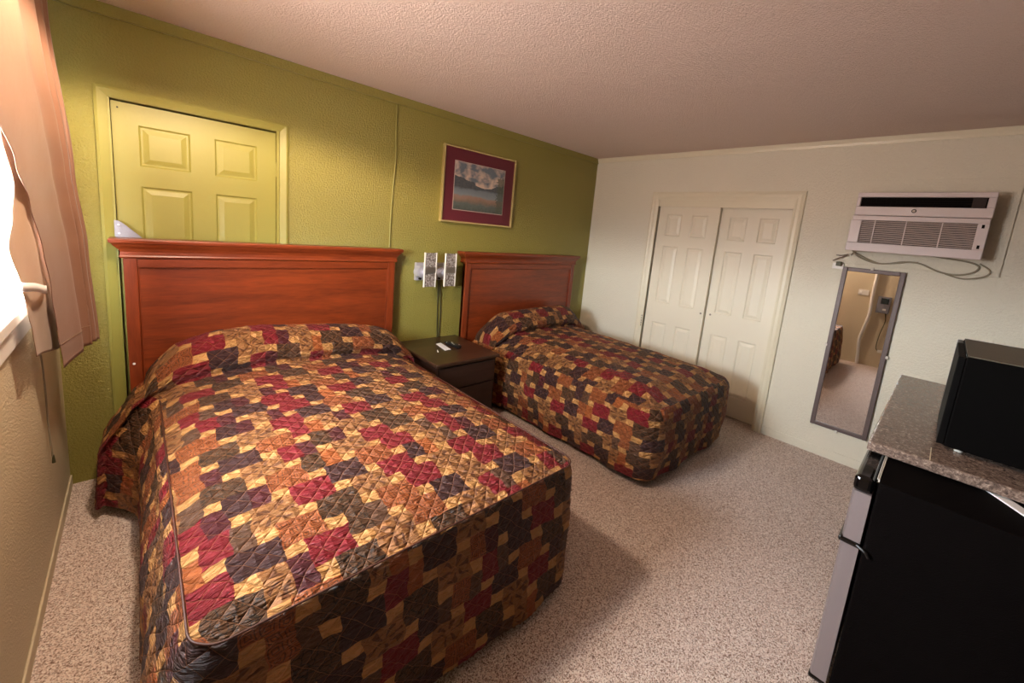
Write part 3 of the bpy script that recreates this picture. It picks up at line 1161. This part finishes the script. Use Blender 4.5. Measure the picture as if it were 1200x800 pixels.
cfg1 = dict(x0=.365, x1=1.690, yh=-.105, yf=-2.03, z=.602, crown=.035, rise=.035, rc=.07, ph=.3, rs=1.0, rh=1.0, rw=.06,
            sag=.022, sagw=.09, L=(.035, .085, .095), R=(.012, -.02, -.09), F=(.02, .045, .06), hbL=.095, hbR=.03, hem=.045, uo=.2, pipe=.0030)
bs1 = bedspread('bedspread', cfg1, M_quilt)
tag(bs1, 'quilted patchwork bedspread in crimson, brown and cream on the near bed by the window', 'bedspread', 'patchwork bedspreads')
cfg2 = dict(x0=2.60, x1=3.80, yh=-.105, yf=-1.93, z=.598, crown=.03, rise=.03, rc=.10, ph=2.1, rs=1.0, rh=1.0, rw=.06,
            sag=.06, sagw=.20, L=(.045, .06, .03), R=(.045, .06, .06), F=(.035, .04, .02), hbL=.05, hbR=.06, hem=.05, uo=1.1, pipe=0)
bs2 = bedspread('bedspread', cfg2, M_quilt2)
tag(bs2, 'quilted patchwork bedspread on the far bed, beside the white closet doors', 'bedspread', 'patchwork bedspreads')

def make_bed(hx0, hx1, cfg, label):
    bed = thing('bed', label, 'bed', ((hx0 + hx1) / 2, -1.05, 0), 'double beds with cherry headboards')
    hb = B(hx0 + .045, hx1 - .045, -.072, -.045, .02, 1.225, bev=.0)
    head = obj('headboard', hb, M_cherry, bed)
    # stiles, top rail, inner bead
    for a, b_ in ((hx0 + .045, hx0 + .098), (hx1 - .098, hx1 - .045)):
        obj('headboard_post', B(a, b_, -.088, -.040, 0, 1.235, bev=.003), M_cherry_v, head)
    obj('headboard_rail', B(hx0 + .099, hx1 - .099, -.086, -.0725, 1.185, 1.233, bev=.003), M_cherry, head)
    bm = bmesh.new()
    xa, xb, zb_ = hx0 + .100, hx1 - .100, 1.184
    box(bm, xa, xb, -.0775, -.0725, zb_ - .006, zb_, bev=.002)
    box(bm, xa, xa + .006, -.0775, -.0725, .05, zb_ - .0065, bev=.002)
    box(bm, xb - .006, xb, -.0775, -.0725, .05, zb_ - .0065, bev=.002)
    obj('headboard_bead', bm, M_cherry_v, head)
    # crown: stepped and flared moulding, swept round the two returns
    cp = [(0, 1.236), (.014, 1.236), (.018, 1.243), (.014, 1.250), (.012, 1.268), (.020, 1.284), (.036, 1.300), (.044, 1.312), (.052, 1.316), (.054, 1.330), (.048, 1.337), (0, 1.337)]
    bm = bmesh.new()
    rings = []
    for (cx, cy, ox, oy) in ((hx0 + .048, -.012, -1, 0), (hx0 + .048, -.084, -1, -1), (hx1 - .048, -.084, 1, -1), (hx1 - .048, -.012, 1, 0)):
        rings.append([bm.verts.new((cx + ox * o_, cy + oy * o_ * .7, z_)) for o_, z_ in cp])
    for a, b_ in zip(rings, rings[1:]):
        for k in range(len(cp) - 1):
            bm.faces.new((a[k], a[k + 1], b_[k + 1], b_[k]))
    bm.faces.new([r_[-1] for r_ in rings])
    bm.faces.new([r_[0] for r_ in rings][::-1])
    bm.faces.new(rings[0])
    bm.faces.new(rings[3][::-1])
    obj('headboard_crown', bm, M_cherry, head)
    # what carries the bedspread
    x0, x1, yf = cfg['x0'] + .03, cfg['x1'] - .03, cfg['yf'] + .03
    obj('mattress', B(x0, x1, yf, -.13, .33, .545, bev=.04, seg=3), M_paper, bed)
    obj('box_spring', B(x0 + .03, x1 - .08, yf + .03, -.13, .15, .329, bev=.01), M_dark, bed)
    for a in (x0 + .06, x1 - .14):
        for c in (yf + .08, -.25):
            obj('leg', B(a, a + .05, c, c + .05, 0, .149, bev=.004), M_black, bed)
    return bed, head
bed1, head1 = make_bed(.207, 1.799, cfg1, 'near double bed with cherry headboard in front of the green door')
bed2, head2 = make_bed(2.381, 3.973, cfg2, 'far double bed with cherry headboard under the picture, beside the closet')
for nm in ((.272, -.0895, .66),):
    bm = cyl(bmesh.new(), nm, 1, .006, .004, 12)
    s_ = obj('screw_cap', bm, M_paper, head1)

# ------------------------------------------------------------------ L bracket on the door frame
br = thing('corner_bracket', 'triangular grey metal corner plate with screws above the left end of the near headboard', 'bracket', (.23, -.02, 1.337))
bm = bmesh.new()
prism(bm, [(.226, 1.338), (.330, 1.338), (.322, 1.348), (.262, 1.408), (.240, 1.424), (.226, 1.424)], 1, -.0265, -.0225)
obj('plate', bm, M_metal, br)
for p in ((.242, -.029, 1.402), (.243, -.029, 1.358)):
    obj('screw', cyl(bmesh.new(), p, 1, .006, .005, 12), M_chrome, br)

# thin painted cable on the green wall
bm = bmesh.new()
tube(bm, [(1.756, -.006, 2.404), (1.757, -.007, 2.2), (1.763, -.006, 2.0), (1.748, -.007, 1.75), (1.742, -.006, 1.5), (1.742, -.006, 1.20)], .0055, 8, 10)
tag(obj('wall_cable', bm, M_gcable, None, True), 'thin green-painted cable running down the green wall behind the near headboard', 'cable')

# ------------------------------------------------------------------ nightstand
ns = thing('nightstand', 'dark brown wooden nightstand between the two beds', 'nightstand', (2.09, -.34, 0))
NX0, NX1, NY0, NY1, NT = 1.815, 2.405, -.665, -.02, .572
obj('tabletop', B(NX0, NX1, NY0, NY1, NT - .028, NT, bev=.009, seg=3), M_espresso, ns, False)
obj('cabinet', B(NX0 + .02, NX1 - .02, NY0 + .03, NY1 - .01, .06, NT - .029, bev=.003), M_espresso_side, ns)
obj('drawer_front', B(NX0 + .04, NX1 - .04, NY0 + .016, NY0 + .029, .36, NT - .045, bev=.004), M_espresso_side, ns)
obj('door_front', B(NX0 + .04, NX1 - .04, NY0 + .016, NY0 + .029, .09, .35, bev=.004), M_espresso_side, ns)
obj('plinth', B(NX0 + .04, NX1 - .04, NY0 + .05, NY1 - .02, 0, .059), M_espresso_side, ns)

def quad_slab(name, corners, z0, z1, mat, parent=None, bev=0):
    bm = bmesh.new()
    prism(bm, corners, 2, z0, z1)
    if bev:
        bmesh.ops.bevel(bm, geom=bm.edges[:], offset=bev, segments=2, affect='EDGES')
    return obj(name, bm, mat, parent)
card = quad_slab('paper_card', [(2.083, -.215), (2.136, -.205), (2.113, -.392), (2.055, -.398)], NT + .001, NT + .003, M_paper)
tag(card, 'small white card lying beside the black remote on the nightstand', 'card')
rem = quad_slab('remote_control', [(2.148, -.232), (2.192, -.225), (2.216, -.398), (2.168, -.408)], NT + .001, NT + .021, M_black, None, .005)
tag(rem, 'black remote control lying beside a white card on the nightstand', 'remote control')
for i in range(3):
    for j in range(5):
        cx = 2.158 + i * .013 + (5 - j) * 0 + (j * .0055)
        cy = -.262 - j * .027
        bt = obj('button', cyl(bmesh.new(), (cx, cy, NT + .0225), 2, .0042, .003, 10), M_clear if (i + j) % 3 == 0 else M_acfilter, rem)
sc = quad_slab('paper_scrap', [(2.005, -.36), (2.016, -.355), (1.985, -.415), (1.978, -.41)], NT + .001, NT + .002, M_paper)
tag(sc, 'tiny white scrap on the near part of the nightstand top', 'paper')

# ------------------------------------------------------------------ wall sconce
sco = thing('wall_sconce', 'chrome double wall lamp with two silvery glass shades above the nightstand', 'wall lamp', (2.12, -.01, 1.15))
bm = B(1.965, 2.275, -.030, -.001, 1.080, 1.228, bev=.006)
obj('backplate', bm, M_chrome, sco)
for cx in (2.035, 2.215):
    bm = cyl(bmesh.new(), (cx - .038, -.056, 1.155), 1, .052, .05, 32, .044)
    cyl(bm, (cx - .01, -.10, 1.155), 1, .026, .045, 24)
    obj('lamp_cup', bm, M_chrome, sco, False)
    obj('switch_knob', cyl(bmesh.new(), (cx - .055, -.078, 1.102), 1, .009, .02, 12), M_black, sco)
for x0_ in (1.983, 2.175):
    x1_ = x0_ + .110
    sh = obj('lamp_shade', B(x0_ + .008, x1_ - .008, -.136, -.124, 1.042, 1.319, bev=.002), M_bubble, sco)
    for a in (x0_, x1_ - .0075):
        obj('shade_edge', B(a, a + .0075, -.142, -.122, 1.040, 1.321, bev=.002), M_clear, sh)
    obj('shade_band', B(x0_ + .008, x1_ - .008, -.1405, -.1365, 1.152, 1.204, bev=.001), M_brush, sh)
bm = bmesh.new()
tube(bm, [(2.205, -.015, 1.08), (2.225, -.012, .95), (2.238, -.010, .78), (2.236, -.010, .62), (2.232, -.012, .50)], .0042, 8, 8)
obj('power_cord', bm, M_dcable, sco)
bm = bmesh.new()
tube(bm, [(2.195, -.015, 1.08), (2.203, -.008, .95), (2.208, -.008, .78), (2.224, -.008, .50)], .004, 8, 8)
pc2 = obj('power_cord', bm, M_dcable, sco)

# ------------------------------------------------------------------ picture
pic = thing('framed_picture', 'framed lake landscape print with burgundy mat and thin gold frame on the green wall', 'picture', (2.565, -.01, 1.58))
px0, px1, pz0, pz1 = 2.168, 2.962, 1.580, 2.210
bm = bmesh.new()
fw_ = .014
for (a, b_, c, d) in ((px0, px0 + fw_, pz0, pz1), (px1 - fw_, px1, pz0, pz1), (px0 + fw_, px1 - fw_, pz0, pz0 + fw_), (px0 + fw_, px1 - fw_, pz1 - fw_, pz1)):
    box(bm, a, b_, -.036, -.002, c, d, bev=.002)
obj('frame', bm, M_gold, pic)
obj('mat_board', B(px0 + fw_, px1 - fw_, -.022, -.004, pz0 + fw_, pz1 - fw_), M_mat, pic)
obj('print_border', B(px0 + .115, px1 - .118, -.0235, -.0221, pz0 + .108, pz1 - .112), plain('print_border', srgb(190, 170, 160), .5), pic)
obj('landscape_print', B(px0 + .120, px1 - .124, -.0250, -.0236, pz0 + .114, pz1 - .117), M_print, pic)

# ------------------------------------------------------------------ air conditioner
ac = thing('air_conditioner', 'white through-the-wall air conditioner above the tall mirror', 'air conditioner', (WX, -2.79, 1.63))
AX = 4.085
ay0, ay1 = -3.118, -2.462      # right, left in the picture
bm = bmesh.new()
prism(bm, [(WX - .015, 1.66), (AX + .0185, 1.66), (AX + .0185, 2.046), (WX - .015, 2.046)], 1, ay0 + .012, ay1 - .012)
obj('casing', bm, plain('ac_side', srgb(120, 108, 98), .5), ac)
# top fascia (frame round the outlet)
bm = bmesh.new()
for (ya, yb, za, zb) in ((ay0, ay1, 2.016, 2.048), (ay0, ay1, 1.892, 1.952), (ay0, ay0 + .034, 1.952, 2.016), (ay1 - .022, ay1, 1.952, 2.016)):
    box(bm, AX - .012, AX + .02, ya, yb, za, zb, bev=.004)
obj('top_fascia', bm, M_ac, ac)
obj('air_outlet', B(AX + .012, AX + .018, ay0 + .03, ay1 - .02, 1.950, 2.018), M_acdark, ac)
ol = [o for o in ac.children if o.name.startswith('air_outlet')][0]
bm = bmesh.new()
for k in range(4):
    zc = 1.961 + k * .014
    prism(bm, [(AX - .004, zc), (AX + .011, zc + .004), (AX + .011, zc + .0055), (AX - .004, zc + .0015)], 1, ay0 + .036, ay1 - .024)
obj('louvre', bm, M_acdark, ol)
bm = bmesh.new()
for k in range(22):
    yy = ay1 - .05 - k * .026
    box(bm, AX + .0055, AX + .0115, yy - .001, yy + .001, 1.953, 2.015)
obj('vane', bm, M_acdark, ol)
obj('control_panel', B(AX - .006, AX + .006, ay0 + .040, ay0 + .098, 1.956, 2.012, bev=.001), M_acfilter, ol)
# body below
bm = bmesh.new()
for (ya, yb, za, zb) in ((ay0 + .004, ay1 + .006, 1.858, 1.889), (ay0 + .002, ay1 + .012, 1.640, 1.700), (ay0 + .002, ay0 + .052, 1.700, 1.858), (ay1 - .05, ay1 + .010, 1.700, 1.858)):
    box(bm, AX - .008, AX + .02, ya, yb, za, zb, bev=.004)
low = obj('front_panel', bm, M_ac, ac)
obj('filter', B(AX + .010, AX + .016, ay0 + .05, ay1 - .045, 1.699, 1.859), M_acfilter, low)
bm = bmesh.new()
for k in range(15):
    zc = 1.706 + k * .0102
    box(bm, AX + .001, AX + .0095, ay0 + .0525, ay1 - .0505, zc, zc + .0042)
obj('grille_slats', bm, M_acslat, low)
for q in (-2.585, -2.745, -2.915):
    obj('grille_divider', B(AX - .006, AX + .0008, q - .003, q + .003, 1.701, 1.857, bev=.001), M_ac, low)
for zc in (1.845, 1.72):
    obj('latch', B(AX - .0105, AX - .0085, ay0 + .022, ay0 + .034, zc - .014, zc + .008, bev=.0005), M_acdark, low)
bd_ = obj('badge', cyl(bmesh.new(), (AX - .0135, -2.768, 1.926), 0, .0125, .003, 24), M_acdark, ac)
obj('badge_ring', cyl(bmesh.new(), (AX - .0155, -2.768, 1.926), 0, .008, .001, 20), M_brush, bd_)
bm = bmesh.new()
tube(bm, [(4.20, -2.47, 1.655), (4.225, -2.52, 1.60), (4.232, -2.62, 1.565), (4.232, -2.72, 1.575), (4.230, -2.80, 1.592), (4.232, -2.86, 1.585), (4.233, -2.95, 1.545), (4.232, -3.03, 1.535), (4.232, -3.10, 1.560), (4.232, -3.12, 1.60), (4.232, -3.07, 1.625), (4.22, -2.95, 1.640), (4.19, -2.85, 1.652)], .0055, 8, 8)
obj('power_cord', bm, M_cable, ac, True)
bm = bmesh.new()
tube(bm, [(4.215, -2.475, 1.605), (4.215, -2.48, 1.618), (4.225, -2.50, 1.625), (4.230, -2.58, 1.585), (4.231, -2.66, 1.565), (4.231, -2.76, 1.59), (4.231, -2.84, 1.595)], .0045, 8, 8)
obj('power_cord', bm, M_cable, ac, True)
bm = bmesh.new()
tube(bm, [(4.231, -2.98, 1.535), (4.231, -3.06, 1.515), (4.231, -3.15, 1.54), (4.231, -3.17, 1.58), (4.231, -3.12, 1.62)], .0045, 8, 8)
obj('power_cord', bm, M_cable, ac, True)
out_ = thing('power_outlet', 'white wall outlet with a plug under the left end of the air conditioner', 'outlet', (WX, -2.40, 1.54))
obj('cover_plate', B(WX - .020, WX - .0005, -2.440, -2.372, 1.495, 1.540, bev=.002), M_white, out_)
obj('plug', B(WX - .048, WX - .0205, -2.43, -2.395, 1.518, 1.552, bev=.005), M_dcable, out_)
obj('antenna_prong', tube(bmesh.new(), [(4.225, -2.385, 1.60), (4.22, -2.42, 1.60), (4.22, -2.455, 1.612)], .004, 8, 4), M_brush, out_)
obj('antenna_prong', tube(bmesh.new(), [(4.225, -2.37, 1.555), (4.215, -2.41, 1.58), (4.22, -2.455, 1.603)], .004, 8, 4), M_brush, out_)

# ------------------------------------------------------------------ tall wall mirror
mi = thing('wall_mirror', 'tall narrow pewter-framed mirror on the white wall under the air conditioner', 'mirror', (WX, -2.61, .25))
my0, my1, mz0, mz1 = -2.795, -2.440, .246, 1.517
bm = bmesh.new()
fw_ = .030
for (a, b_, c, d) in ((my0, my0 + fw_, mz0, mz1), (my1 - fw_, my1, mz0, mz1), (my0 + fw_, my1 - fw_, mz0, mz0 + fw_), (my0 + fw_, my1 - fw_, mz1 - fw_, mz1)):
    box(bm, WX - .026, WX - .004, a, b_, c, d, bev=.004)
obj('frame', bm, M_mframe, mi)
obj('mirror_glass', B(WX - .016, WX - .008, my0 + fw_ - .003, my1 - fw_ + .003, mz0 + fw_ - .003, mz1 - fw_ + .003), M_mirror, mi)
for (y_, z_) in ((-2.61, mz0 - .003), (-2.61, mz1 + .003), (my1 + .003, .90), (my0 - .003, .90)):
    obj('mirror_clip', B(WX - .031, WX - .001, y_ - .008, y_ + .008, z_ - .010, z_ + .010, bev=.003), M_clear, mi)

# ------------------------------------------------------------------ mini fridge
fr = thing('mini_fridge', 'black mini fridge with silver doors at the right front corner', 'fridge', (2.32, -3.2, 0))
FX0, FX1, FT = 2.066, 2.55, .852
obj('cabinet', B(FX0, FX1, -3.46, -2.966, .03, FT, bev=.006), M_fridge, fr)
obj('top_edge_glint', B(FX0 + .03, FX1 - .02, -2.9615, -2.9590, FT - .004, FT + .002, bev=.0008), M_white, fr)  # pale strips drawn as the glint along the fridge's top edges
obj('top_edge_glint', B(FX0 + .03, FX1 - .02, -2.9665, -2.9625, FT - .012, FT + .001, bev=.001), M_clear, fr)
def fdoor(name, z0, z1):
    bm = bmesh.new()
    x0, x1 = FX0 + .002, FX1 - .002
    prism(bm, [(x0, -2.957), (x1, -2.957), (x1, -2.912), (x1 - .02, -2.906), (x0 + .02, -2.906), (x0, -2.912)], 2, z0, z1)
    return obj(name, bm, M_silver, fr)
fdz = fdoor('freezer_door', .617, .795)
fdl = fdoor('fridge_door', .052, .598)
obj('top_cap', B(FX0, FX1, -2.957, -2.905, .796, FT, bev=.014, seg=3), M_blackgloss, fr)
obj('door_handle', B(FX0 - .003, FX1, -2.958, -2.899, .599, .616, bev=.006), M_blackgloss, fr)
obj('bottom_cap', B(FX0 + .001, FX1 - .001, -2.955, -2.905, .034, .051, bev=.005), M_blackgloss, fr)
obj('hinge_hook', tube(bmesh.new(), [(FX0 - .004, -2.95, .612), (FX0 - .012, -2.975, .604), (FX0 - .010, -2.985, .590)], .005, 8, 6), M_black, fr)
for a in (FX0 + .05, FX1 - .05):
    for c in (-3.42, -3.0):
        obj('foot', cyl(bmesh.new(), (a, c, .015), 2, .018, .03, 16), M_black, fr)
st = quad_slab('white_strip', [(2.425, -3.150), (2.450, -3.172), (2.235, -3.322), (2.205, -3.298)], FT + .001, FT + .006, M_paper, None, .001)
tag(st, 'flat white strip lying slantwise on top of the black fridge', 'strip')

# ------------------------------------------------------------------ counter table and microwave
ct = thing('counter_table', 'granite-look laminate counter beside the fridge at the right edge', 'counter', (3.0, -3.22, 0))
obj('countertop', B(2.305, 3.74, -3.53, -2.905, .862, .900, bev=.007, seg=3), M_granite, ct)
for a in (2.62, 3.68):
    obj('side_panel', B(a, a + .03, -3.50, -2.96, 0, .861, bev=.002), M_espresso_side, ct)
obj('back_panel', B(2.651, 3.679, -3.50, -3.48, .1, .861), M_espresso_side, ct)
obj('laminate_seam', B(2.312, 2.46, -3.072, -3.069, .9002, .9012), M_tan, ct)
mw = thing('microwave', 'black microwave standing on the granite-look counter', 'microwave', (2.75, -3.28, .90))
MX0, MX1 = 2.47, 3.02
obj('housing', B(MX0, MX1, -3.49, -3.098, .918, 1.262, bev=.004), plain('microwave_black', srgb(5, 4, 4), .7, 0, .06), mw)
obj('top_sheen', B(MX0 + .002, MX1 - .002, -3.488, -3.10, 1.2625, 1.266), plain('microwave_top_reflection', srgb(84, 78, 66), .5), mw)  # grey colour stands in for light reflected off the black top
obj('door', B(MX0 + .002, MX1 - .13, -3.0975, -3.078, .922, 1.258, bev=.002), plain('microwave_door_black', srgb(5, 4, 4), .6, 0, .08), mw)
obj('control_panel', B(MX1 - .128, MX1 - .002, -3.0975, -3.080, .922, 1.258, bev=.003), M_black, mw)
for a in (MX0 + .05, MX1 - .05):
    for c in (-3.45, -3.14):
        obj('foot', cyl(bmesh.new(), (a, c, .909), 2, .012, .0175, 14), M_clear, mw)

# ------------------------------------------------------------------ things on the left wall seen in the mirror
sw = thing('light_switch', 'cream double light switch plate on the tan wall, seen in the mirror', 'light switch', (0, -2.14, 1.10))
obj('cover_plate', B(.0005, .008, -2.205, -2.075, 1.065, 1.150, bev=.003), M_clear, sw)
obj('rocker', B(.0085, .014, -2.125, -2.092, 1.085, 1.130, bev=.002), M_white, sw)
bm = bmesh.new()
tube(bm, [(.035, -2.255, 2.45), (.035, -2.255, 1.45), (.035, -2.255, 1.05), (.035, -2.265, .80), (.035, -2.235, .55), (.035, -2.215, .38), (.035, -2.235, .15), (.035, -2.245, .002)], .021, 16, 10)
pp_ = obj('conduit_pipe', bm, M_white, None, True)
tag(pp_, 'white bent vertical pipe against the tan wall, seen in the mirror', 'pipe')
bx = thing('wall_control_box', 'grey wall control box with dark screen beside the white pipe, seen in the mirror', 'control box', (0, -2.40, .95))
obj('housing', B(.0005, .05, -2.475, -2.325, .835, 1.085, bev=.006), M_metal, bx)
obj('screen', B(.0505, .053, -2.455, -2.365, .975, 1.060, bev=.001), M_blackgloss, bx)
obj('button', B(.0505, .055, -2.44, -2.40, .88, .905, bev=.001), M_white, bx)
bm = bmesh.new()
tube(bm, [(.02, -2.44, .84), (.02, -2.46, .72), (.015, -2.43, .5), (.015, -2.425, .3), (.02, -2.47, .25)], .005, 8, 8)
obj('power_cord', bm, M_dcable, bx)
obj('plug', B(.013, .045, -2.50, -2.45, .235, .275, bev=.004), M_white, bx)
